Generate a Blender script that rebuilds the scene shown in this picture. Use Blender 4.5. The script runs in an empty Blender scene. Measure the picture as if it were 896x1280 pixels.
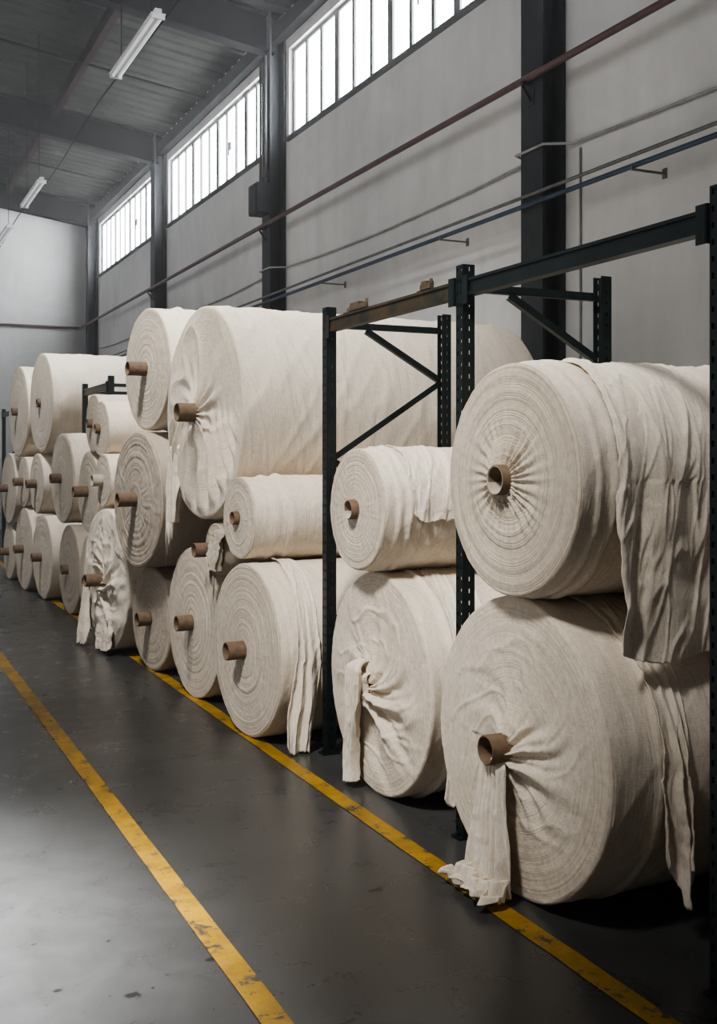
import bpy, math, random
from mathutils import Vector, noise
random.seed(7)
scene = bpy.context.scene
COL = scene.collection
pi = math.pi

# ------------------------------------------------------------------ helpers
def N3(x, y, z=0.0):
    return noise.noise(Vector((x, y, z)))
def ridge(a,b,c,k=5.0):
    return max(0.0,1-k*abs(N3(a,b,c)))**1.3

def mesh_obj(name, verts, faces, mats, midx=None, smooth=True, parent=None, loc=(0,0,0)):
    me = bpy.data.meshes.new(name)
    me.from_pydata([tuple(v) for v in verts], [], faces)
    for m in (mats if isinstance(mats, (list, tuple)) else [mats]):
        me.materials.append(m)
    if midx:
        me.polygons.foreach_set("material_index", midx)
    if smooth:
        me.polygons.foreach_set("use_smooth", [True]*len(me.polygons))
    me.update()
    ob = bpy.data.objects.new(name, me)
    ob.location = loc
    COL.objects.link(ob)
    if parent is not None:
        ob.parent = parent
    return ob

def empty(name, loc, yaw=0.0):
    e = bpy.data.objects.new(name, None)
    e.location = loc
    e.rotation_euler=(0,0,yaw)
    e.empty_display_size = 0.1
    COL.objects.link(e)
    return e

def tag(ob, label, cat, group=None):
    ob["label"] = label
    ob["category"] = cat
    if group: ob["group"] = group

class Geo:
    def __init__(s): s.v=[]; s.f=[]
    def box(s, a, b):
        x0,y0,z0=a; x1,y1,z1=b
        n=len(s.v)
        s.v += [(x0,y0,z0),(x1,y0,z0),(x1,y1,z0),(x0,y1,z0),(x0,y0,z1),(x1,y0,z1),(x1,y1,z1),(x0,y1,z1)]
        s.f += [(n,n+3,n+2,n+1),(n+4,n+5,n+6,n+7),(n,n+1,n+5,n+4),(n+1,n+2,n+6,n+5),(n+2,n+3,n+7,n+6),(n+3,n,n+4,n+7)]
    def obox(s, p, q, w, h, up=Vector((0,0,1))):
        p=Vector(p); q=Vector(q); d=(q-p).normalized()
        side=d.cross(up).normalized(); u=side.cross(d).normalized()
        n=len(s.v)
        for c in (p,q):
            for a,b in ((-1,-1),(1,-1),(1,1),(-1,1)):
                s.v.append(tuple(c+side*a*w/2+u*b*h/2))
        s.f += [(n,n+1,n+2,n+3),(n+7,n+6,n+5,n+4),(n,n+4,n+5,n+1),(n+1,n+5,n+6,n+2),(n+2,n+6,n+7,n+3),(n+3,n+7,n+4,n)]
    def ibeam(s, p, q, w, h, t=0.02, up=Vector((0,0,1))):
        p=Vector(p); q=Vector(q); d=(q-p).normalized()
        side=d.cross(up).normalized(); u=side.cross(d).normalized()
        s.obox(p,q,t*0.7,h-2*t+0.002,up)
        for sg in (-1,1):
            o=u*sg*(h/2-t/2)
            s.obox(p+o,q+o,w,t,up)
    def tube(s, pts, r, n=12, cap=True):
        pts=[Vector(p) for p in pts]
        base=len(s.v)
        for i,p in enumerate(pts):
            if i==0: d=pts[1]-pts[0]
            elif i==len(pts)-1: d=pts[-1]-pts[-2]
            else: d=(pts[i+1]-pts[i]).normalized()+(pts[i]-pts[i-1]).normalized()
            d.normalize()
            up=Vector((0,0,1)) if abs(d.z)<0.9 else Vector((1,0,0))
            a=d.cross(up).normalized(); b=a.cross(d)
            for j in range(n):
                t=2*pi*j/n
                s.v.append(tuple(p+a*math.cos(t)*r+b*math.sin(t)*r))
        for i in range(len(pts)-1):
            for j in range(n):
                k=(j+1)%n
                s.f.append((base+i*n+j, base+i*n+k, base+(i+1)*n+k, base+(i+1)*n+j))
        if cap:
            s.f.append(tuple(base+j for j in range(n))[::-1])
            m=base+(len(pts)-1)*n
            s.f.append(tuple(m+j for j in range(n)))
    def make(s, name, mat, smooth=False, parent=None, loc=(0,0,0)):
        return mesh_obj(name, s.v, s.f, mat, smooth=smooth, parent=parent, loc=loc)

def autosmooth(ob, ang=40):
    for p in ob.data.polygons: p.use_smooth=True
    ob.data.set_sharp_from_angle(angle=math.radians(ang))

# ------------------------------------------------------------------ materials
def newmat(name, rough=0.8, metal=0.0, col=(0.5,0.5,0.5)):
    m=bpy.data.materials.new(name); m.use_nodes=True
    nt=m.node_tree; b=nt.nodes["Principled BSDF"]
    b.inputs["Roughness"].default_value=rough
    b.inputs["Metallic"].default_value=metal
    b.inputs["Base Color"].default_value=(*col,1)
    return m,nt,b
def nd(nt,t,**kw):
    n=nt.nodes.new(t)
    for k,v in kw.items():
        if k in n.inputs: n.inputs[k].default_value=v
        else: setattr(n,k,v)
    return n
def ramp(nt,fac,stops):
    r=nt.nodes.new("ShaderNodeValToRGB")
    cr=r.color_ramp
    while len(cr.elements)<len(stops): cr.elements.new(0.5)
    for e,(p,c) in zip(cr.elements,stops):
        e.position=p; e.color=(*c,1)
    nt.links.new(fac,r.inputs[0])
    return r
def obj_coord(nt, scale=(1,1,1)):
    tc=nt.nodes.new("ShaderNodeTexCoord"); mp=nt.nodes.new("ShaderNodeMapping")
    mp.inputs["Scale"].default_value=scale
    nt.links.new(tc.outputs["Object"],mp.inputs[0])
    return mp.outputs[0]
def noise_n(nt,vec,scale,detail=4,rough=0.55,dist=0.0):
    n=nt.nodes.new("ShaderNodeTexNoise")
    n.inputs["Scale"].default_value=scale; n.inputs["Detail"].default_value=detail
    n.inputs["Roughness"].default_value=rough; n.inputs["Distortion"].default_value=dist
    nt.links.new(vec,n.inputs["Vector"])
    return n
def bump(nt,h,strength,dist,prev=None):
    b=nt.nodes.new("ShaderNodeBump")
    b.inputs["Strength"].default_value=strength; b.inputs["Distance"].default_value=dist
    nt.links.new(h,b.inputs["Height"])
    if prev: nt.links.new(prev,b.inputs["Normal"])
    return b.outputs[0]
def mult(nt,a,b_,f):
    mx=nt.nodes.new("ShaderNodeMixRGB"); mx.blend_type="MULTIPLY"; mx.inputs[0].default_value=f
    nt.links.new(a,mx.inputs[1]); nt.links.new(b_,mx.inputs[2]); return mx.outputs[0]

def fabric(name, c1, c2, rings=0.0, crease=(22,2.2,2.2), cs=0.45):
    m,nt,b=newmat(name,0.95)
    b.inputs["Specular IOR Level"].default_value=0.1
    b.inputs["Sheen Weight"].default_value=0.10
    b.inputs["Sheen Roughness"].default_value=0.6
    v=obj_coord(nt)
    n1=noise_n(nt,v,2.5,4,0.5)
    cr=ramp(nt,n1.outputs[0],[(0.3,c1),(0.7,c2)])
    colout=cr.outputs[0]
    wa=noise_n(nt,obj_coord(nt,(40,300,300)),1.0,2)
    wb=noise_n(nt,obj_coord(nt,(300,40,40)),1.0,2)
    add=nd(nt,"ShaderNodeMath",operation="ADD")
    nt.links.new(wa.outputs[0],add.inputs[0]); nt.links.new(wb.outputs[0],add.inputs[1])
    half=nd(nt,"ShaderNodeMath",operation="MULTIPLY"); half.inputs[1].default_value=0.5
    nt.links.new(add.outputs[0],half.inputs[0])
    wr=ramp(nt,half.outputs[0],[(0.38,(0.72,0.70,0.67)),(0.60,(1.06,1.06,1.06))])
    colout=mult(nt,colout,wr.outputs[0],0.65)
    nrm=bump(nt,half.outputs[0],0.4,0.002)
    n2=noise_n(nt,v,20.0,5,0.6,1.0)
    nrm=bump(nt,n2.outputs[0],0.25,0.007,nrm)
    if not rings or rings<0.6:
        n4=noise_n(nt,obj_coord(nt,crease),1.0,6,0.62,0.8)
        nrm=bump(nt,n4.outputs[0],cs,0.016,nrm)
        r4=ramp(nt,n4.outputs[0],[(0.36,(0.84,0.82,0.79)),(0.48,(1,1,1))])
        colout=mult(nt,colout,r4.outputs[0],0.2)
    if rings:
        sx=nt.nodes.new("ShaderNodeSeparateXYZ"); nt.links.new(v,sx.inputs[0])
        cb=nt.nodes.new("ShaderNodeCombineXYZ")
        nt.links.new(sx.outputs[1],cb.inputs[1]); nt.links.new(sx.outputs[2],cb.inputs[2])
        ln=nd(nt,"ShaderNodeVectorMath",operation="LENGTH"); nt.links.new(cb.outputs[0],ln.inputs[0])
        wn=noise_n(nt,v,4.0,5,0.62)
        ma=nd(nt,"ShaderNodeMath",operation="MULTIPLY_ADD"); ma.inputs[1].default_value=0.014
        nt.links.new(wn.outputs[0],ma.inputs[0]); nt.links.new(ln.outputs["Value"],ma.inputs[2])
        cb2=nt.nodes.new("ShaderNodeCombineXYZ"); nt.links.new(ma.outputs[0],cb2.inputs[0])
        rn=noise_n(nt,cb2.outputs[0],115.0,4,0.74)
        rr=ramp(nt,rn.outputs[0],[(0.38,(0.36,0.31,0.27)),(0.47,(0.88,0.87,0.85)),(0.8,(1.06,1.06,1.06))])
        colout=mult(nt,colout,rr.outputs[0],rings)
        nrm=bump(nt,rn.outputs[0],rings,0.015,nrm)
        fz=noise_n(nt,v,80,4,0.7)
        nrm=bump(nt,fz.outputs[0],0.35 if rings>0.6 else 0.10,0.007,nrm)
    nt.links.new(colout,b.inputs["Base Color"])
    nt.links.new(nrm,b.inputs["Normal"])
    return m

M_FAB  = fabric("undyed_cotton_cloth",(0.75,0.655,0.535),(0.83,0.74,0.62))
M_FACE = fabric("wound_cloth_edges",(0.75,0.645,0.52),(0.84,0.745,0.62),rings=0.85)
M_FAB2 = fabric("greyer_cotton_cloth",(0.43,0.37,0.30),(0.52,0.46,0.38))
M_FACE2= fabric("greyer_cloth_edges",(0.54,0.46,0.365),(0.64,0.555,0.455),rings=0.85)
M_FACES= fabric("draped_cloth_face",(0.74,0.645,0.525),(0.82,0.73,0.61),rings=0.40,crease=(9,9,9))
M_LOOSE= fabric("loose_cotton_cloth",(0.77,0.68,0.56),(0.85,0.765,0.65),crease=(12,5,4))

def simple(name,c1,c2,rough,metal=0.0,scale=8.0,bstr=0.2,bd=0.005,spec=None):
    m,nt,b=newmat(name,rough,metal)
    if spec is not None: b.inputs["Specular IOR Level"].default_value=spec
    v=obj_coord(nt); n=noise_n(nt,v,scale,6,0.6)
    r=ramp(nt,n.outputs[0],[(0.35,c1),(0.65,c2)])
    nt.links.new(r.outputs[0],b.inputs["Base Color"])
    nt.links.new(bump(nt,n.outputs[0],bstr,bd),b.inputs["Normal"])
    return m
M_CARD = simple("brown_cardboard",(0.12,0.075,0.042),(0.20,0.13,0.078),0.8,scale=20)
M_CARDW= simple("pale_paper_core",(0.36,0.31,0.25),(0.50,0.44,0.36),0.8,scale=20)
M_RACK = simple("dark_green_painted_steel",(0.006,0.0115,0.0112),(0.012,0.021,0.020),0.45,0.3,scale=14)
M_RUST = simple("rusty_green_steel",(0.016,0.022,0.020),(0.09,0.060,0.030),0.6,0.3,scale=6)
M_RUSTB= simple("rusty_brown_steel",(0.06,0.045,0.03),(0.16,0.11,0.06),0.7,0.2,scale=20)
M_STEEL= simple("dark_grey_steel",(0.030,0.033,0.037),(0.048,0.051,0.056),0.6,0.0,scale=3,spec=0.2)
M_ROOFB= simple("roof_beam_steel",(0.003,0.0033,0.0038),(0.006,0.0065,0.0072),0.8,0.0,scale=3,spec=0.05)
M_PURL = simple("red_oxide_steel",(0.010,0.004,0.0035),(0.016,0.0065,0.0055),0.8,0.0,scale=4,spec=0.05)
M_REDP = simple("red_brown_pipe_paint",(0.09,0.048,0.048),(0.13,0.068,0.068),0.5,0.1,scale=4)
M_BLUEP= simple("blue_pipe_paint",(0.028,0.048,0.085),(0.045,0.075,0.125),0.45,0.1,scale=4)
M_GREYP= simple("galvanised_pipe",(0.12,0.125,0.12),(0.20,0.205,0.20),0.5,0.3,scale=6)
M_CONDU= simple("pale_conduit",(0.28,0.28,0.27),(0.40,0.40,0.39),0.6,0.0,scale=6)
M_FRAME= simple("window_frame_grey",(0.10,0.105,0.11),(0.14,0.145,0.15),0.6,scale=5)
M_DECK = simple("grey_roof_sheet",(0.024,0.025,0.022),(0.038,0.039,0.035),0.9,0.0,scale=1.2,spec=0.03)
M_LAMPB= simple("white_lamp_housing",(0.55,0.55,0.53),(0.65,0.65,0.63),0.5,scale=4)

def plaster(name, c1, c2):
    m,nt,b=newmat(name,0.9)
    v=obj_coord(nt)
    n=noise_n(nt,v,0.7,9,0.7,0.6); n2=noise_n(nt,v,14,6,0.6)
    r=ramp(nt,n.outputs[0],[(0.3,c1),(0.62,c2)])
    vs=obj_coord(nt,(2.5,2.5,0.25)); n3=noise_n(nt,vs,1.5,5,0.6)
    r3=ramp(nt,n3.outputs[0],[(0.3,(0.86,0.86,0.85)),(0.6,(1,1,1))])
    nt.links.new(mult(nt,r.outputs[0],r3.outputs[0],0.55),b.inputs["Base Color"])
    nt.links.new(bump(nt,n2.outputs[0],0.15,0.012),b.inputs["Normal"])
    return m
M_WALL = plaster("white_plaster",(0.60,0.59,0.575),(0.74,0.73,0.715))

def concrete():
    m,nt,b=newmat("polished_concrete",0.35)
    v=obj_coord(nt)
    n=noise_n(nt,v,0.7,6,0.6,0.5); n2=noise_n(nt,v,5,7,0.62,0.4); n3=noise_n(nt,v,90,4,0.6)
    r=ramp(nt,n.outputs[0],[(0.3,(0.038,0.038,0.037)),(0.7,(0.062,0.0615,0.060))])
    r2=ramp(nt,n2.outputs[0],[(0.32,(0.82,0.82,0.82)),(0.62,(1.07,1.07,1.07))])
    c=mult(nt,r.outputs[0],r2.outputs[0],0.8)
    vo=nt.nodes.new("ShaderNodeTexVoronoi"); vo.inputs["Scale"].default_value=2.4
    wv=nt.nodes.new("ShaderNodeVectorMath"); wv.operation="ADD"
    nz=noise_n(nt,v,14,4); sc=nt.nodes.new("ShaderNodeVectorMath"); sc.operation="SCALE"; sc.inputs["Scale"].default_value=0.12
    nt.links.new(nz.outputs["Color"],sc.inputs[0]); nt.links.new(v,wv.inputs[0]); nt.links.new(sc.outputs[0],wv.inputs[1])
    nt.links.new(wv.outputs[0],vo.inputs["Vector"])
    rs=ramp(nt,vo.outputs["Distance"],[(0.045,(0.15,0.15,0.15)),(0.06,(1,1,1))])
    c=mult(nt,c,rs.outputs[0],0.8)
    sp=noise_n(nt,v,26,3,0.5); rsp=ramp(nt,sp.outputs[0],[(0.275,(0.25,0.25,0.25)),(0.30,(1,1,1))])
    c=mult(nt,c,rsp.outputs[0],0.8)
    sx=nt.nodes.new("ShaderNodeSeparateXYZ"); nt.links.new(v,sx.inputs[0])
    mo=nd(nt,"ShaderNodeMath",operation="PINGPONG"); mo.inputs[1].default_value=2.0
    ad=nd(nt,"ShaderNodeMath",operation="ADD"); ad.inputs[1].default_value=2.3
    nt.links.new(sx.outputs[1],ad.inputs[0]); nt.links.new(ad.outputs[0],mo.inputs[0])
    rj=ramp(nt,mo.outputs[0],[(0.004,(0.3,0.3,0.3)),(0.007,(1,1,1))])
    c=mult(nt,c,rj.outputs[0],0.7)
    nt.links.new(c,b.inputs["Base Color"])
    rr=ramp(nt,n2.outputs[0],[(0.3,(0.24,0.24,0.24)),(0.7,(0.36,0.36,0.36))])
    nt.links.new(rr.outputs[0],b.inputs["Roughness"])
    nt.links.new(bump(nt,n3.outputs[0],0.10,0.003,bump(nt,n2.outputs[0],0.05,0.01)),b.inputs["Normal"])
    return m
M_FLOOR=concrete()
def yellow():
    m,nt,b=newmat("worn_yellow_floor_paint",0.5)
    v=obj_coord(nt); n=noise_n(nt,v,9,10,0.8,0.3); n2=noise_n(nt,v,5,9,0.75)
    r=ramp(nt,n.outputs[0],[(0.41,(0.07,0.06,0.045)),(0.45,(0.42,0.235,0.014))])
    r2=ramp(nt,n2.outputs[0],[(0.33,(0.42,0.42,0.42)),(0.62,(1,1,1))])
    nt.links.new(mult(nt,r.outputs[0],r2.outputs[0],0.9),b.inputs["Base Color"])
    return m
M_YEL=yellow()
def emis(name,col,s):
    m,nt,b=newmat(name,0.4,0,col)
    b.inputs["Emission Color"].default_value=(*col,1); b.inputs["Emission Strength"].default_value=s
    return m
M_PANE=emis("frosted_daylight_glass",(0.93,0.96,1.0),24.0)
M_TUBE=emis("pale_glow_tube",(0.85,0.87,0.9),0.35)  # tube colour lifted by a weak glow

# ------------------------------------------------------------------ room shell
XW=5.1; XL=-8.0; Y0=-5.0; Y1=25.6
def roofz(x):
    return 7.30+0.14*(XW-x) if x>-1.5 else 7.30+0.14*(XW+1.5)-0.14*(-1.5-x)
g=Geo(); g.box((XL-0.2,Y0-0.2,-0.2),(XW+0.2,Y1+0.2,0.0))
floor=g.make("floor",M_FLOOR); floor["kind"]="structure"
floor["label"]="dark polished concrete warehouse floor"; floor["category"]="floor"
WB,WT=5.66,6.82
bays=[(1.55,7.0),(7.5,13.05),(13.55,18.85),(19.35,24.65)]
g=Geo()
g.box((XW,Y0,0),(XW+0.2,Y1,WB)); g.box((XW,Y0,WT),(XW+0.2,Y1,7.5))
prev=Y0
for a,b_ in bays:
    g.box((XW,prev,WB),(XW+0.2,a,WT)); prev=b_
g.box((XW,prev,WB),(XW+0.2,Y1,WT))
w=g.make("wall_right",M_WALL); w["kind"]="structure"; w["label"]="white plastered factory wall with high ribbon windows"; w["category"]="wall"
def gable(name,y0,y1,lab):
    pts=[(XL,0),(XW,0),(XW,roofz(XW)+0.1),(-1.5,roofz(-1.5)+0.1),(XL,roofz(XL)+0.1)]
    v=[(x,y0,z) for x,z in pts]+[(x,y1,z) for x,z in pts]
    f=[(0,1,2,3,4),(9,8,7,6,5)]+[(i,i+5,(i+1)%5+5,(i+1)%5) for i in range(5)]
    o=mesh_obj(name,v,f,M_WALL,smooth=False); o["kind"]="structure"; o["label"]=lab; o["category"]="wall"
gable("wall_far",Y1,Y1+0.2,"pale plastered gable end wall")
gable("wall_near",Y0-0.2,Y0,"pale plastered gable end wall")
g=Geo(); g.box((XL-0.2,Y0,0),(XL,Y1,roofz(XL)+0.1))
w=g.make("wall_left",M_WALL); w["kind"]="structure"; w["label"]="pale plastered side wall"; w["category"]="wall"
V=[];F=[]
ys=[];y=Y0
pat=[(0,0),(0.14,0),(0.17,0.03),(0.27,0.03)]
while y<Y1:
    for dy,dz in pat: ys.append((min(y+dy,Y1),dz))
    y+=0.30
xs=[XW+0.1,-1.5,XL-0.1]
for yy,dz in ys:
    for x in xs: V.append((x,yy,roofz(x)+dz))
for i in range(len(ys)-1):
    for j in range(2):
        a=i*3+j; F.append((a,a+1,a+4,a+3))
c=mesh_obj("ceiling",V,F,M_DECK,smooth=False); c["kind"]="structure"; c["label"]="dark grey corrugated metal roof deck"; c["category"]="ceiling"

for i,(a,b_) in enumerate(bays):
    g=Geo(); n=12; x0,x1=XW+0.05,XW+0.11
    g.box((x0,a,WB),(x1,b_,WB+0.05)); g.box((x0,a,WT-0.05),(x1,b_,WT))
    g.box((x0-0.12,a,WB-0.03),(x0+0.01,b_,WB-0.001))
    for k in range(n+1):
        yy=a+(b_-a)*k/n
        hw=0.06 if k%3==0 else 0.034
        y0_=max(a,yy-hw); y1_=min(b_,yy+hw)
        g.box((x0,y0_,WB+0.05),(x1,y1_,WT-0.05))
    fr=g.make("window_%d"%(i+1),M_FRAME); fr["kind"]="structure"
    fr["label"]="high ribbon window with narrow vertical frosted panes"; fr["category"]="window"
    g=Geo(); g.box((x0+0.025,a+0.01,WB+0.04),(x0+0.035,b_-0.01,WT-0.04))
    p=g.make("window_glass",M_PANE,parent=fr)
    g=Geo(); yh=a+(b_-a)*4.5/n
    g.box((x0-0.03,yh-0.02,WB+0.5),(x0,yh+0.02,WB+0.62)); g.box((x0-0.045,yh-0.012,WB+0.42),(x0-0.03,yh+0.012,WB+0.60))
    g.make("window_latch",M_STEEL,parent=fr)

colY=[1.30,7.25,13.3,19.1,24.95]
for yc in colY:
    g=Geo(); hw=0.15
    g.box((4.88,yc-hw,0),(4.90,yc+hw,7.3)); g.box((5.07,yc-hw,0),(5.095,yc+hw,7.3))
    g.box((4.90,yc-0.01,0),(5.07,yc+0.01,7.3))
    g.box((4.82,yc-hw-0.05,0),(5.095,yc+hw+0.05,0.02))
    o=g.make("steel_column",M_STEEL); tag(o,"dark grey steel column standing against the white wall","column","wall columns")
for yc in colY:
    g=Geo()
    def pz(x): return 7.02+0.14*(XW-x)
    g.ibeam((5.0,yc,pz(5.0)),(-1.5,yc,pz(-1.5)),0.2,0.5,0.03)
    g.ibeam((-1.5,yc,pz(-1.5)),(XL,yc,pz(-1.5)-0.14*(-1.5-XL)),0.2,0.5,0.03)
    o=g.make("roof_beam",M_ROOFB); tag(o,"dark steel roof rafter spanning from the wall column","roof beam","roof rafters")
g=Geo(); g.box((4.95,Y0,6.95),(5.09,Y1,7.15)); o=g.make("eaves_beam",M_ROOFB)
tag(o,"dark steel eaves beam above the windows","roof beam")
for x in (3.15,0.9):
    zc=roofz(x)-0.13
    g=Geo(); g.ibeam((x,Y0,zc),(x,Y1,zc),0.10,0.20,0.015); o=g.make("roof_purlin",M_PURL)
    tag(o,"dark red oxide purlin under the roof deck","purlin","roof purlins")
for yc in (10.2,16.2,22.0):
    g=Geo(); g.tube([(4.95,yc,roofz(4.95)-0.22),(-1.5,yc,roofz(-1.5)-0.22)],0.02,8)
    o=g.make("roof_tie_rod",M_ROOFB,smooth=True); tag(o,"thin steel tie rod under the roof","tie rod","roof tie rods")

# ------------------------------------------------------------------ wall services
def pipe(name,x,z,r,mt,lab,y0=Y0+0.01,y1=Y1-0.05,corner=False):
    g=Geo(); pts=[(x,y0,z),(x,y1,z)]
    if corner: pts=[(x,y0,z),(x,y1,z),(-6,y1,z)]
    g.tube(pts,r,14)
    o=g.make(name,mt,smooth=True); autosmooth(o,50); tag(o,lab,"pipe"); return o
pipe("red_pipe",4.83,4.575,0.029,M_REDP,"long dull red service pipe running along the wall",corner=True)
pipe("blue_pipe",4.83,3.580,0.019,M_BLUEP,"long blue painted service pipe on wall brackets")
pipe("grey_pipe",4.85,3.662,0.014,M_GREYP,"grey galvanised pipe running beside the blue pipe")
pts=[(5.06,Y0+0.01,4.02)]
for ci,yc in enumerate(colY[:-1]):
    pts+=[(5.06,yc-0.30,4.02),(4.86,yc-0.19,4.02),(4.86,yc+0.19,4.02),(5.06,yc+0.30,4.02)]
    nxt=colY[ci+1]-0.30
    for k in range(1,6):
        t=k/6; pts.append((5.07,yc+0.30+(nxt-yc-0.30)*t,4.02-0.05*math.sin(pi*t)+0.012*N3(t*9,ci)))
pts.append((5.06,24.5,4.02))
g=Geo(); g.tube(pts,0.011,10); o=g.make("electrical_conduit",M_CONDU,smooth=True); tag(o,"thin pale conduit clipped to the wall, bending round columns","conduit")
g=Geo(); g.tube([(5.088,6.90,0.0),(5.088,6.90,3.98)],0.009,10); o=g.make("electrical_conduit",M_CONDU,smooth=True); tag(o,"thin pale vertical conduit beside the steel column","conduit")
def bracket(y,z,l=0.38,x1=XW):
    g=Geo()
    g.box((x1-l,y-0.010,z-0.032),(x1-0.0,y+0.010,z-0.020))
    g.box((x1-0.010,y-0.020,z-0.06),(x1+0.0,y+0.020,z+0.01))
    g.box((x1-l,y-0.010,z-0.020),(x1-l+0.006,y+0.010,z-0.002))
    o=g.make("pipe_bracket",M_GREYP); tag(o,"small grey steel arm bracket carrying the wall pipes","bracket","pipe brackets")
for y in (4.0,5.95,8.6,11.3,15.5,18,21.5): bracket(y,3.58,0.292)
for y in (7.25,13.3,19.1):
    g=Geo()
    g.box((4.78,y-0.02,4.528),(4.88,y+0.02,4.545)); g.obox((4.79,y,4.52),(4.875,y,4.40),0.02,0.015,Vector((0,1,0)))
    g.box((4.87,y-0.04,4.37),(4.88,y+0.04,4.56))
    o=g.make("pipe_bracket",M_STEEL); tag(o,"small triangular steel bracket on the column under the red pipe","bracket","pipe brackets")
g=Geo(); g.box((4.70,13.14,4.72),(4.88,13.46,5.10)); g.box((4.69,13.16,4.74),(4.70,13.44,5.08))
o=g.make("electrical_box",M_STEEL); tag(o,"grey electrical junction box mounted on steel column","electrical box")
for dy in (-0.1,0.0,0.1):
    g=Geo(); g.tube([(4.84,13.3+dy,5.10),(4.84,13.3+dy,6.74)],0.018,8); o=g.make("vertical_conduit",M_GREYP,smooth=True)
    tag(o,"thin grey conduit rising up the column","conduit","column conduits")

# ------------------------------------------------------------------ ceiling lights
def lamp_fixture(y0,y1):
    x,z=2.48,5.5
    e=empty("fluorescent_light",(x,(y0+y1)/2,z)); L=(y1-y0)/2
    g=Geo(); g.box((-0.03,-L,0.02),(0.03,L,0.06)); g.box((-0.065,-L,0.010),(0.065,L,0.021))
    g.box((-0.06,-L,-0.03),(0.06,-L+0.025,0.012)); g.box((-0.06,L-0.025,-0.03),(0.06,L,0.012))
    g.make("lamp_housing",M_LAMPB,parent=e)
    for s in (-0.032,0.032):
        g=Geo(); g.tube([(s,-L+0.025,-0.010),(s,L-0.025,-0.010)],0.014,12); g.make("fluorescent_tube",M_TUBE,smooth=True,parent=e)
    for s in (-L*0.7,L*0.7):
        g=Geo(); g.tube([(0,s,0.05),(0,s,roofz(x)-z-0.004)],0.006,6); g.make("suspension_rod",M_ROOFB,parent=e)
    tag(e,"slim twin-tube fluorescent light hung from the roof","ceiling light","aisle fluorescent lights")
lamp_fixture(9.5,11.2); lamp_fixture(15.9,17.6); lamp_fixture(19.2,20.9)
pts=[]
for k in range(60):
    y=2+ (23.0-2)*k/59; pts.append((2.60,y,5.62+0.05*math.cos(y*1.0)))
g=Geo(); g.tube(pts,0.008,6); o=g.make("lighting_cable",M_ROOFB); tag(o,"thin black power cable strung along the lights","cable")

# ------------------------------------------------------------------ floor markings
for i,x in enumerate((1.10,2.09)):
    V=[];F=[];n=160
    for k in range(n+1):
        y=0.6+(Y1-1.0)*k/n; j=0.003*N3(k*0.7,i*9)
        V+=[(x-0.042+j,y,0.003),(x+0.042+j,y,0.003)]
        if k: a=2*(k-1); F.append((a,a+1,a+3,a+2))
    o=mesh_obj("yellow_floor_line",V,F,M_YEL,smooth=False)
    tag(o,"worn yellow painted aisle line on the concrete floor","floor marking","aisle floor lines")

# ------------------------------------------------------------------ pallet racks
def perf_plate(g, org, ud, nd_, width, height, cols, thick=0.004, pitch=0.05, z0=0.0):
    org=Vector(org); ud=Vector(ud); nn=Vector(nd_)
    def bx(u0,u1,za,zb):
        p=[org+ud*u0-nn*thick/2, org+ud*u1+nn*thick/2]
        lo=(min(p[0].x,p[1].x),min(p[0].y,p[1].y),za); hi=(max(p[0].x,p[1].x),max(p[0].y,p[1].y),zb)
        g.box(lo,hi)
    hw=0.005; hh=0.009
    edges=[-width/2]
    for c in cols: edges+=[c-hw,c+hw]
    edges.append(width/2)
    for i in range(0,len(edges),2): bx(edges[i],edges[i+1],z0,height)
    for c in cols:
        z=z0
        while z<height:
            zt=min(height,z+pitch-2*hh)
            bx(c-hw,c+hw,z,zt); z+=pitch
def upright(parent,x,y,H,face=-1,fine=True):
    g=Geo()
    w=0.056; dp=0.055
    if fine:
        perf_plate(g,(face*dp/2,0,0),(0,1,0),(1,0,0),w,H,(-0.014,0.014))
        perf_plate(g,(0,-w/2,0),(1,0,0),(0,1,0),dp,H,(0.0,))
        perf_plate(g,(0,w/2,0),(1,0,0),(0,1,0),dp,H,(0.0,))
        g.box((-0.002,-w/2+0.003,0),(0.002,w/2-0.003,H-0.002))
    else:
        g.box((-dp/2,-w/2,0),(-dp/2+0.004,w/2,H)); g.box((-dp/2,-w/2,0),(dp/2,-w/2+0.004,H)); g.box((-dp/2,w/2-0.004,0),(dp/2,w/2,H))
    g.make("upright",M_RACK,parent=parent,loc=(x,y,0))
    g=Geo(); g.box((-0.05,-0.035,0),(0.05,0.035,0.010))
    for a in (-0.04,0.04): g.tube([(a,0.0,0.01),(a,0.0,0.025)],0.008,6)
    g.make("base_plate",M_RACK,parent=parent,loc=(x,y,0))
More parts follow.
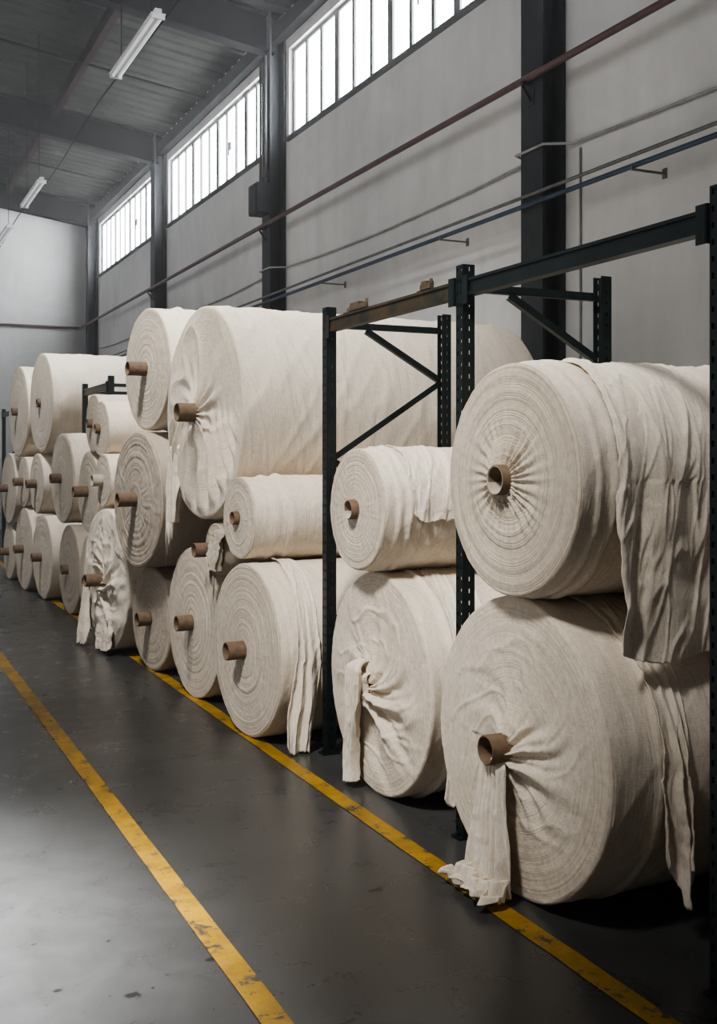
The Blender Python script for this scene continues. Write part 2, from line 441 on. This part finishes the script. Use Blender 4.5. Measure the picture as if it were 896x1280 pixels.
def rack(ys,H,fine,rust=(),X=2.36):
    e=empty("pallet_rack",(X,ys[0],0))
    D=0.71
    for y in ys:
        yy=y-ys[0]
        upright(e,0,yy,H,-1,fine); upright(e,D,yy,H,1,fine)
        zt=H-0.09
        def brace(p,q):
            g=Geo(); g.obox(p,q,0.004,0.032)
            g.obox((p[0],p[1]+0.014,p[2]-0.016),(q[0],q[1]+0.014,q[2]-0.016),0.03,0.004)
            g.make("brace",M_RACK,parent=e)
        brace((0.03,yy,zt),(D-0.03,yy,zt))
        brace((0.22,yy,zt-0.02),(D-0.03,yy,zt-0.28))
        z=zt-0.30; s=0
        while z>0.5:
            if s==0: brace((D-0.03,yy,z),(0.03,yy,z-0.42))
            else: brace((0.03,yy,z),(D-0.03,yy,z-0.42))
            s=1-s; z-=0.44
    for i in range(len(ys)-1):
        a=ys[i]-ys[0]+0.033; b=ys[i+1]-ys[0]-0.033
        x=-0.005
        g=Geo(); g.box((x-0.02,a,H-0.135),(x+0.02,b,H-0.065))
        g.box((x-0.028,a,H-0.135),(x-0.02,b,H-0.123)); g.box((x-0.028,a,H-0.077),(x-0.02,b,H-0.065))
        o=g.make("beam",M_RUST if i in rust else M_RACK,parent=e)
        if i in rust: o["label"]="rust-stained green beam"
        for yy in (a,b):
            g=Geo(); g.box((x-0.034,yy-(0.045 if yy==b else -0.0),H-0.17),(x-0.029,yy+(0.045 if yy==a else 0.0),H-0.05))
            g.box((x-0.034,yy-0.003,H-0.17),(x+0.025,yy+0.003,H-0.05))
            g.make("beam_connector",M_RACK,parent=e)
    return e
r=rack((2.495,4.0,5.44),2.41,True,rust=(1,)); tag(r,"dark green perforated steel pallet rack around fabric rolls","pallet rack","pallet racks")
r=rack((10.87,12.18),2.41,False); tag(r,"dark steel pallet rack rising between distant roll stacks","pallet rack","pallet racks")
r=rack((15.9,17.5,19.1),2.41,False); tag(r,"distant dark steel pallet rack behind fabric rolls","pallet rack","pallet racks")
for (y,w_) in ((5.05,0.14),(4.32,0.06)):
    g=Geo(); z=2.3452
    g.box((2.33,y-w_,z),(2.38,y+w_,z+0.006)); g.box((2.33,y-w_,z),(2.335,y+w_*0.5,z+0.03))
    g.box((2.335,y-w_*0.3,z+0.006),(2.375,y+w_*0.5,z+0.045))
    g.box((2.34,y+w_*0.5,z+0.006),(2.36,y+w_*0.85,z+0.025)); g.tube([(2.345,y-w_*0.8,z+0.006),(2.345,y-w_*0.8,z+0.05)],0.008,8)
    o=g.make("steel_clamp",M_RUSTB); tag(o,"small rusty steel bracket resting on the rack beam","clamp","clamps on the beam")

# ------------------------------------------------------------------ fabric rolls
def sm(a,b,x):
    t=max(0.0,min(1.0,(x-a)/(b-a))); return t*t*(3-2*t)

def face_disp(style,r,phi,R,sd):
    c,s=math.cos(phi),math.sin(phi)
    y,z=r*c,r*s
    q=r/R
    d=0.012*R*2*(1-q*q)
    ring=0.003*N3(r*55+0.6*N3(c*1.5,s*1.5,sd),sd)+0.0035*N3(r*22,sd*3.1,0.3*c)
    irr=0.005*N3(y*4,z*4,sd)
    if style in ('rings','rough'):
        a=1.0 if style=='rings' else 2.2
        d+=ring*a+irr+0.003*a*N3(c*9,s*9,r*12+sd)*sm(0,0.6,q)
    elif style=='pleat':
        w=math.exp(-((q-0.10)/0.36)**2)
        ph=30*phi+3*N3(c*2,s*2,sd)+2*q
        d+=ring*1.4+irr+0.0075*w*(math.sin(ph)+0.5*math.sin(ph*0.53+3))*sm(0.10,0.2,q)
        d+=0.02*math.exp(-(q/0.22)**2)
    elif style in('swirl','swirl2','crumple'):
        k={'swirl':1.0,'swirl2':1.5,'crumple':2.2}[style]
        lr=math.log(max(r,0.03)/0.05)
        m1=0.30+0.70*math.exp(-((((phi-(3.6 if style=='swirl' else 4.3)+pi)%(2*pi))-pi)/1.3)**2)
        w=math.exp(-((q-0.14)/(0.42 if style=='swirl' else 0.6))**2)*m1
        ph=8*phi+3.2*lr+2.6*N3(y*4,z*4,sd)
        f=math.sin(ph); f=math.copysign(abs(f)**0.8,f)
        d+=k*(0.015*w*f+0.008*w*math.sin(ph*2.3+1+2*N3(y*6,z*6,sd)))+irr+ring*0.8*sm(0.35,0.8,q)
        d+=k*0.012*w*ridge(phi*1.6+lr*0.9,lr*1.1,sd+9,4)
        d+=k*0.006*ridge(phi*2.0+lr*1.8,q*3,sd+4,6)*math.exp(-((q-0.55)/0.3)**2)
        if style=='swirl': d+=0.05*math.exp(-(q/0.2)**2)
        if style=='swirl2': d+=0.006*N3(y*8,z*5,sd)+0.04*math.exp(-(q/0.22)**2)
        if style=='crumple': d+=0.020*N3(y*6,z*3,sd)+0.012*ridge(y*7,z*4,sd+2,3)+0.008*ridge(y*12+z*5,z*8,sd+6,4)
    elif style=='drape':
        lr=math.log(max(r,0.03)/0.05)
        w=math.exp(-((q-0.12)/0.36)**2)
        low=sm(0.12,-0.30,z/R)
        ph=15*phi+2.4*N3(y*4,z*4,sd)+1.5*lr
        d+=0.012*w*math.sin(ph)*(1-0.4*low)
        spread=1.0/(0.55+0.6*max(0.0,-z/R))
        ph2=y*34*spread+4.0*N3(y*1.6,z*1.0,sd)
        d+=(0.024*math.sin(ph2)+0.009*math.sin(ph2*2.1+1))*low*sm(1.0,0.78,q)*sm(0.08,0.25,q)
        d+=0.006*N3(y*8,z*2.5,sd+2)+0.014*ridge(phi*1.5+lr*0.4,q*1.5,sd+3,4)*sm(0.1,0.25,q)
        d+=0.035*math.exp(-(q/0.22)**2)
    return d*sm(1.0,0.95,q) if style in('rings','rough') else d*sm(1.01,0.88,q)

def build_roll(p):
    X,Y,Zc,R,L=p['X'],p['Y'],p['Z'],p['R'],p['L']
    sd=p['sd']; style=p.get('style','rings'); near=p.get('near',1)
    nph=(96,176,320)[near]; nf=(30,56,100)[near]; nb=(24,50,130)[near]
    cr=p.get('cr',0.05)
    e=empty("fabric_roll",(X,Y,Zc-R),math.radians(p.get('yaw',0)))
    rc=0.014 if R>0.3 else 0.010
    prof=[]
    for i in range(nf):
        t=i/(nf-1); prof.append((0.0,cr*0.98+(R-rc-cr*0.98)*t,'f'))
    for i in range(1,6):
        a=pi/2*i/5; prof.append((rc-rc*math.cos(a),R-rc+rc*math.sin(a),'e'))
    for i in range(1,nb+1):
        t=(i/nb)**1.25
        prof.append((rc+(L-2*rc)*t,R,'b'))
    for i in range(1,5):
        a=pi/2*i/4; prof.append((L-rc+rc*math.sin(a),R-rc+rc*math.cos(a),'k'))
    prof.append((L,R*0.5,'k')); prof.append((L,cr*0.98,'k'))
    V=[];F=[];mi=[]
    edges=p.get('edges',[]); wr=p.get('wr',1.0); rg=p.get('rg',0.5)
    for (x,r,k) in prof:
        for j in range(nph):
            phi=2*pi*j/nph; c,s=math.cos(phi),math.sin(phi)
            xx,rr=x,r
            out=1+0.005*N3(c*1.2,s*1.2,sd+7)+0.002*N3(c*4,s*4,sd)
            if style=='crumple': out-=0.02*(0.5+0.5*N3(c*5,s*5,sd))
            if k=='f': xx=x-face_disp(style,r,phi,R,sd)
            if k=='e': xx=x+0.006*N3(c*2.5,s*2.5,sd+3)+0.0025*N3(c*14,s*14,sd)
            if k=='b':
                fade=sm(0,0.06,x)
                dr=0.003*wr*N3(x*16+1.2*N3(c,s,sd),c*1.3,s*1.3+sd)+0.004*wr*N3(x*3,c*2,s*2+sd)
                dr+=0.003*wr*N3(x*22+c*2,c*5+x*6,s*5+sd)
                dr+=0.009*rg*ridge(x*5.5+phi*1.6,phi*0.9,sd+1,4.5)*(0.5+0.5*N3(x*3,phi,sd+20))
                dr+=0.005*rg*ridge(x*9-phi*1.3,phi*1.3+x,sd+5,5)
                for (xe,h,wob) in edges:
                    xp=xe+wob*N3(c*1.7,s*1.7,sd+xe*10)+0.006*N3(c*15,s*15,sd)
                    dr+=h*sm(xp-0.006,xp+0.006,x)*(0.6)+h*1.2*math.exp(-((x-xp-0.012)/0.014)**2)
                rr=r+dr*fade
            rr*=out
            V.append((xx,rr*c,rr*s))
    for i in range(len(prof)-1):
        for j in range(nph):
            k2=(j+1)%nph
            F.append((i*nph+j,i*nph+k2,(i+1)*nph+k2,(i+1)*nph+j)); mi.append(1 if (prof[i+1][2] in 'fe' or prof[i][2]=='k') else 0)
    g2=p.get('grey',0)
    fm=M_FACE2 if g2 else (M_FACES if style in('swirl','drape','swirl2') else (M_LOOSE if style=='crumple' else M_FACE))
    mesh_obj("wound_fabric",V,F,[M_FAB2 if g2 else M_FAB, fm],mi,True,e,(0,0,R))
    pr=p.get('pro',0.15); ri=cr*0.84
    prof2=[(0.25,ri),(-pr+0.004,ri),(-pr,ri+0.003),(-pr,cr-0.003),(-pr+0.004,cr),(0.25,cr)]
    V=[];F=[];n=32;ci=[]
    for x,r in prof2:
        for j in range(n):
            a=2*pi*j/n; rj=r*(1+0.03*N3(math.cos(a)*2,math.sin(a)*2,sd)); V.append((x,rj*math.cos(a),rj*math.sin(a)))
    for i in range(6):
        for j in range(n):
            k2=(j+1)%n; i2=(i+1)%6
            F.append((i*n+j,i*n+k2,i2*n+k2,i2*n+j)); ci.append(1 if (p.get('inner') and i in (1,2) or (p.get('inner') and i==0 and n*0.5<j<n*0.95)) else 0)
    co=mesh_obj("core_tube",V,F,[M_CARDW if p.get('white') else M_CARD, M_CARDW],ci,True,e,(0,0,R))
    autosmooth(co,45)
    tag(e,p['label'],"fabric roll","stacked fabric rolls")
    return e

def sheet(name,fn,nu,nv,parent,loc,mat=None,thick=0.0025):
    V=[];F=[]
    for j in range(nv+1):
        for i in range(nu+1): V.append(tuple(fn(i/nu,j/nv)))
    for j in range(nv):
        for i in range(nu):
            a=j*(nu+1)+i; F.append((a,a+1,a+nu+2,a+nu+1))
    o=mesh_obj(name,V,F,mat or M_LOOSE,None,True,parent,loc)
    md=o.modifiers.new("thickness","SOLIDIFY"); md.thickness=thick; md.offset=1
    return o

def wrap_band(e,R,xa,xb,phi0,hang,sd,amp=0.012,n=5,off=0.006,hemj=0.04,nu=60,nv=110,lean=0.0,mat=None,phi1=pi,rg=0.008,corner=0.05,diag=0.0):
    arc=(phi1-phi0)*R
    def fn(u,v):
        h=hang+hemj*N3(u*3.1,sd)*2+0.007*N3(u*50,sd)-corner*math.exp(-u/0.05)
        t=v*(arc+h)
        a0=xa(v); b0=xb(v)
        ej=0.004*N3(v*45,sd*2)+0.014*N3(v*9,sd*5)
        x=a0+ej+(b0-a0)*u
        k=sm(arc*0.45,arc+hang,t)
        fa=amp*(0.12+1.3*k)
        uu=u+0.18*N3(u*2.3,v*1.6,sd)+diag*v
        ph=2*pi*n*uu+2.4*N3(u*2,v*2.0,sd)+sd
        w=fa*(math.sin(ph)+0.9*N3(uu*n*1.7,v*1.5,sd+5))+0.3*fa*math.sin(ph*2.1+3*N3(u*3,v*3,sd+3))
        x+=0.5*fa*math.cos(ph)
        w+=rg*ridge(x*7+t*1.8,t*1.6,sd+11,4)+0.6*rg*ridge(x*13+t*2.6,t*2.5,sd+13,5)+0.4*rg*ridge(x*21+t*5,t*5,sd+17,5)
        w+=0.003*N3(u*7,v*14,sd)
        w+=0.008*math.exp(-((u-0.02)/0.025)**2)*(1+0.7*N3(v*30,sd))
        w+=0.004*math.exp(-((1-u-0.02)/0.03)**2)
        rr=R+off+fa*1.3+w
        if t<arc:
            phi=phi0+t/R
            return (x,rr*math.cos(phi),rr*math.sin(phi))
        dz=t-arc
        y=rr*math.cos(phi1); z=rr*math.sin(phi1)
        x2=x+0.010*math.sin(6*v+u*4)
        return (x2, y+lean*dz+0.02*N3(u*4,v*5,sd+1)*min(1,dz*8), z-dz)
    return sheet("loose_cloth",fn,nu,nv,e,(0,0,R),mat)

def scarf(e,R,top,drop,w0,w1,sd,pool=0.0,nfold=3,amp=0.02,x0=-0.1,x1=-0.08,ydrift=0.0,nu=72,nv=120,mat=None,rough=1.0):
    def fn(u,v):
        L=drop+pool; t=v*(L+0.05*N3(u*2.5,sd)*rough+0.005*N3(u*40,sd)-0.04*math.exp(-u/0.06)-0.04*math.exp(-(1-u)/0.06))
        t=max(0,t)
        zf=min(t,drop); pf=max(0,t-drop)
        k=sm(0,1,v)
        w=(w0+(w1-w0)*k)*(1+0.2*rough*N3(v*2.5,sd*2))
        uu=u+0.12*N3(u*2.0,v*1.4,sd)
        y=top[0]+ydrift*k+(uu-0.5)*w+0.010*N3(v*3,u*1.0,sd)
        a=amp*(0.5+0.8*k)
        ph=2*pi*nfold*uu+1.8*N3(v*1.6,u,sd)+sd
        x=x0+(x1-x0)*k+a*math.sin(ph)+0.35*a*math.sin(ph*2.17+2*v+1.5*N3(u*3,v*2,sd))+rough*(0.008*N3(u*6,v*8,sd)+0.003*N3(u*12,v*20,sd))
        x-=0.008*rough*ridge(u*4+v*1.5,v*4,sd+2,4)
        y+=0.35*a*math.cos(ph)
        z=top[1]-zf
        if pf>0:
            q=pf/max(pool,1e-3)
            x-=pf*0.45
            z+=0.014+(0.034*(1-math.cos(q*pi*3+3*N3(u*3,sd)))+0.040*abs(N3(u*5,q*3,sd)))*(1-0.7*q)
            y+=(0.6*pf)*(u-0.40)
        else:
            z+=0.014
        if v<0.08:
            c=(0.08-v)/0.08
            x+=0.06*c*c
            y=top[0]+(y-top[0])*(1-0.5*c)
        return (x,y,z)
    return sheet("loose_cloth",fn,nu,nv,e,(0,0,R),mat)

P=lambda **k:k
A1=build_roll(P(X=2.21,Y=3.39,Z=0.545,R=0.545,L=1.5,yaw=1.0,style='swirl',near=2,pro=0.13,cr=0.054,sd=1.3,wr=0.8,edges=[(0.20,0.006,0.02)],label="large cream fabric roll with cloth pulled from its core onto floor"))
A2=build_roll(P(X=2.14,Y=3.325,Z=1.521,R=0.417,L=1.5,yaw=1.0,style='pleat',near=2,pro=0.06,cr=0.055,sd=2.7,inner=1,wr=0.8,edges=[(0.07,0.005,0.01),(0.13,0.006,0.02)],label="cream fabric roll with pleated centre stacked on a larger roll"))
Z1=build_roll(P(X=2.32,Y=1.93,Z=0.5,R=0.5,L=1.3,near=1,pro=0.1,sd=33.0,label="cream fabric roll on the floor beyond the rack upright"))
B1=build_roll(P(X=2.28,Y=4.69,Z=0.528,R=0.528,L=1.5,yaw=1,style='swirl2',near=2,pro=0.03,cr=0.036,sd=4.1,edges=[(0.12,0.01,0.02)],label="large cream fabric roll with gathered face and hanging rag"))
B2=build_roll(P(X=2.18,Y=4.71,Z=1.355,R=0.288,L=1.5,yaw=2,style='rings',near=2,pro=0.045,cr=0.047,sd=5.2,inner=1,edges=[(0.07,0.005,0.01),(0.12,0.006,0.015)],label="medium cream fabric roll with brown core resting on roll"))
C1=build_roll(P(X=2.07,Y=5.99,Z=0.495,R=0.495,L=1.6,yaw=4,style='rings',near=2,pro=0.12,cr=0.052,sd=6.6,label="large cream fabric roll with brown cardboard core standing on floor"))
C2=build_roll(P(X=2.08,Y=6.14,Z=1.245,R=0.24,L=1.5,yaw=4,style='rings',near=1,pro=0.04,cr=0.04,sd=7.7,edges=[(0.12,0.006,0.01),(0.22,0.009,0.02)],label="small cream fabric roll wedged between larger rolls"))
C3=build_roll(P(X=2.07,Y=6.84,Z=1.89,R=0.685,L=2.25,yaw=3.8,style='drape',near=2,pro=0.17,cr=0.06,sd=8.2,wr=0.8,rg=1.3,label="huge cream fabric roll with draped folded face atop the stack"))
D1=build_roll(P(X=2.09,Y=7.10,Z=0.50,R=0.50,L=1.5,yaw=4,style='rings',near=1,pro=0.12,cr=0.052,sd=9.1,label="cream fabric roll with tight ringed face standing on floor"))
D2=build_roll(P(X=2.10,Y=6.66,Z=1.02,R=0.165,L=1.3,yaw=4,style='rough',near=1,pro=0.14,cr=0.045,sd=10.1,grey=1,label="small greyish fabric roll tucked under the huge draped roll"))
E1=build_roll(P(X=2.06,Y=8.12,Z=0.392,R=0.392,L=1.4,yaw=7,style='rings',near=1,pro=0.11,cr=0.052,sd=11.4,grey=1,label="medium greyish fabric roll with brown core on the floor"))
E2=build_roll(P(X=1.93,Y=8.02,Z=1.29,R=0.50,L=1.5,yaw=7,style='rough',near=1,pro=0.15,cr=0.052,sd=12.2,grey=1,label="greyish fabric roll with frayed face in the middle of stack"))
E3=build_roll(P(X=2.0,Y=8.0,Z=2.253,R=0.45,L=1.5,yaw=7,style='rings',near=1,pro=0.15,cr=0.052,sd=13.9,edges=[(0.2,0.012,0.03)],label="cream fabric roll with frayed edges on top of stack"))
F1=build_roll(P(X=1.93,Y=9.12,Z=0.59,R=0.59,L=1.4,yaw=6,style='crumple',near=1,pro=0.17,cr=0.052,sd=14.4,label="large roll wrapped in crumpled pale cloth reaching the floor"))
F2=build_roll(P(X=1.93,Y=9.22,Z=1.41,R=0.22,L=1.3,yaw=5,style='rings',near=1,pro=0.09,cr=0.05,sd=15.4,white=1,label="small pale fabric roll with paper core on crumpled roll"))
F3=build_roll(P(X=1.95,Y=9.40,Z=1.845,R=0.235,L=1.3,yaw=5,style='rings',near=0,pro=0.05,cr=0.04,sd=16.4,label="small pale fabric roll on top of another small roll"))
F4=build_roll(P(X=2.04,Y=10.23,Z=0.45,R=0.45,L=1.3,yaw=3,style='rings',near=0,pro=0.08,cr=0.05,sd=17.4,label="cream fabric roll standing on floor behind crumpled roll"))
F5=build_roll(P(X=2.02,Y=10.28,Z=1.285,R=0.38,L=1.3,yaw=3,style='rings',near=0,pro=0.14,cr=0.05,sd=18.4,label="cream fabric roll stacked behind crumpled roll"))
F6=build_roll(P(X=2.02,Y=10.05,Z=1.91,R=0.265,L=1.3,yaw=3,style='rings',near=0,pro=0.06,cr=0.04,sd=18.9,label="small cream fabric roll on upper stack"))
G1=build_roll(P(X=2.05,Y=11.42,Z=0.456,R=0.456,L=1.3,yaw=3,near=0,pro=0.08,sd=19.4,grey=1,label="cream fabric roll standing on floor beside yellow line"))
G2=build_roll(P(X=2.01,Y=11.60,Z=1.385,R=0.465,L=1.4,yaw=4,near=0,pro=0.12,cr=0.05,sd=20.4,label="cream fabric roll with brown core in middle layer"))
G3=build_roll(P(X=1.99,Y=12.82,Z=2.22,R=0.565,L=2.3,yaw=4,style='rings',near=1,pro=0.05,cr=0.05,sd=21.4,wr=1.6,rg=1.5,label="very large pale fabric roll on top of distant stack"))
H1=build_roll(P(X=1.99,Y=12.74,Z=0.475,R=0.475,L=1.3,yaw=4,near=0,pro=0.12,sd=22.4,label="cream fabric roll with brown core on floor"))
H2=build_roll(P(X=1.96,Y=12.95,Z=1.30,R=0.345,L=1.3,yaw=4,near=0,pro=0.12,sd=23.4,label="cream fabric roll under very large pale roll"))
I1=build_roll(P(X=1.93,Y=13.74,Z=0.495,R=0.495,L=1.3,yaw=4,near=0,pro=0.12,sd=24.4,label="cream fabric roll with protruding brown core on floor"))
I2=build_roll(P(X=1.93,Y=13.78,Z=1.305,R=0.305,L=1.3,yaw=4,near=0,pro=0.12,sd=25.4,label="smaller cream fabric roll in middle layer"))
I3=build_roll(P(X=1.92,Y=14.15,Z=2.17,R=0.56,L=1.9,yaw=4,near=0,pro=0.08,sd=26.4,label="large cream fabric roll on top of distant stack"))
J1=build_roll(P(X=1.92,Y=15.0,Z=0.365,R=0.365,L=1.3,near=0,yaw=4,pro=0.12,sd=27.4,label="small cream fabric roll at end of the row"))
J2=build_roll(P(X=1.90,Y=14.92,Z=1.20,R=0.455,L=1.3,near=0,yaw=4,pro=0.12,sd=28.4,label="cream fabric roll stacked at end of the row"))

scarf(A1,0.545,(0.02,-0.025),0.505,0.14,0.26,1.1,pool=0.16,nfold=5,amp=0.022,x0=-0.085,x1=-0.10,ydrift=0.02,rough=0.5,nu=140)
wrap_band(A1,0.545,lambda v:0.17+0.06*v,lambda v:0.36-0.06*v,1.7,0.33,2.2,amp=0.012,n=2.2,hemj=0.09,lean=-0.03)
wrap_band(A2,0.417,lambda v:0.20-0.10*sm(0,0.6,v)+0.06*v,lambda v:0.95,1.35,0.60,3.3,amp=0.0085,n=3.6,hemj=0.02,nu=200,nv=200,rg=0.011,corner=0.03,diag=0.25)
wrap_band(B2,0.288,lambda v:0.17-0.03*v,lambda v:0.40,1.5,0.05,4.5,amp=0.003,n=2,hemj=0.015,corner=0.02)
wrap_band(B1,0.528,lambda v:0.20-0.14*v,lambda v:0.40-0.14*v,1.45,0.42,5.5,amp=0.008,n=2,hemj=0.03)
scarf(B1,0.528,(0.04,0.10),0.62,0.16,0.10,6.1,nfold=3.5,amp=0.018,x0=-0.105,x1=-0.06,ydrift=0.11,rough=0.7,nu=90)
scarf(B1,0.528,(0.0,0.04),0.16,0.09,0.10,6.9,nfold=2.5,amp=0.016,x0=-0.08,x1=-0.05,ydrift=0.03,rough=0.4)
wrap_band(C1,0.495,lambda v:0.18-0.16*v,lambda v:0.28-0.10*v,1.5,0.48,7.5,amp=0.009,n=1.5,hemj=0.01)
scarf(C3,0.685,(0.47,-0.20),0.55,0.26,0.24,8.5,nfold=3,amp=0.016,x0=-0.02,x1=-0.03,rough=0.4)
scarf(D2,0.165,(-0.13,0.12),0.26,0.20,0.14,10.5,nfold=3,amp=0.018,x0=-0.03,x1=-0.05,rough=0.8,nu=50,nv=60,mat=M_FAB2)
scarf(F1,0.59,(0.36,-0.05),0.54,0.16,0.26,9.5,nfold=3,amp=0.018,x0=-0.05,x1=-0.08,rough=0.5)
scarf(F1,0.59,(-0.10,-0.28),0.30,0.3,0.36,9.9,nfold=3,amp=0.018,x0=-0.03,x1=-0.05,rough=0.5)

# ------------------------------------------------------------------ lights
def area(name,loc,sx,sy,power,col=(1,1,1),spread=None):
    l=bpy.data.lights.new(name,'AREA'); l.shape='RECTANGLE'; l.size=sx; l.size_y=sy; l.energy=power; l.color=col
    if spread: l.spread=math.radians(spread)
    o=bpy.data.objects.new(name,l); o.location=loc; COL.objects.link(o); return o
def aim(o,t):
    o.rotation_euler=(Vector(t)-o.location).to_track_quat('-Z','Y').to_euler()
a=area("left_fill_area",(-7.6,10,4.5),18,5.0,45,(0.97,0.985,1.0)); aim(a,(5.1,10.5,4.5))  # added soft fill towards the right wall; the left wall has no windows
a=area("wall_wash_fill",(-2.5,13.5,5.2),3.2,20,75,(0.97,0.985,1.0),75)  # added wash brightening the right wall, not an opening in the roof
a.rotation_euler=(0,math.radians(-91),0)
def spot(name,loc,tgt,e,ang,blend,rad,col=(1,1,1)):
    l=bpy.data.lights.new(name,'SPOT'); l.energy=e; l.spot_size=math.radians(ang); l.spot_blend=blend; l.shadow_soft_size=rad; l.color=col
    o=bpy.data.objects.new(name,l); o.location=loc; COL.objects.link(o); aim(o,tgt); return o
spot("roll_key_spot",(-1.9,1.6,7.2),(2.1,4.6,1.6),3500,36,1.0,0.6,(1.0,0.98,0.95))  # unseen key spots added to light the rolls; the roof has no openings
spot("roll_key_spot",(0.0,5.6,7.2),(2.8,8.4,2.1),2500,50,1.0,0.5,(1.0,0.985,0.96))
spot("roll_key_spot",(0.6,11.0,7.2),(2.4,13.5,1.8),1600,48,1.0,0.5,(0.98,0.99,1.0))
spot("high_bay_lamp",(-1.6,3.6,6.8),(-0.75,3.9,0),40000,33,1.0,0.4,(0.98,0.99,1.0))
w=bpy.data.worlds.new("sky"); scene.world=w; w.use_nodes=True
wn=w.node_tree
wn.nodes["Background"].inputs[0].default_value=(0.8,0.9,1,1); wn.nodes["Background"].inputs[1].default_value=0.5
vs=wn.nodes.new("ShaderNodeVolumeScatter"); vs.inputs["Density"].default_value=0.0055; vs.inputs["Anisotropy"].default_value=0.35
wn.links.new(vs.outputs[0],wn.nodes["World Output"].inputs["Volume"])
try:
    scene.view_settings.view_transform='AgX'
    scene.view_settings.look='AgX - Medium High Contrast'
except Exception as ex:
    print("look",ex)

# ------------------------------------------------------------------ camera
cam=bpy.data.cameras.new("camera"); co=bpy.data.objects.new("camera",cam); COL.objects.link(co)
cam.sensor_fit='VERTICAL'; cam.sensor_height=36; cam.sensor_width=36; cam.lens=1370/1280*36
cam.shift_y=-68/1280
co.location=(0,0,1.6); co.rotation_euler=(pi/2,0,-math.atan(638/1370))
cam.clip_start=0.05; cam.clip_end=100
scene.camera=co
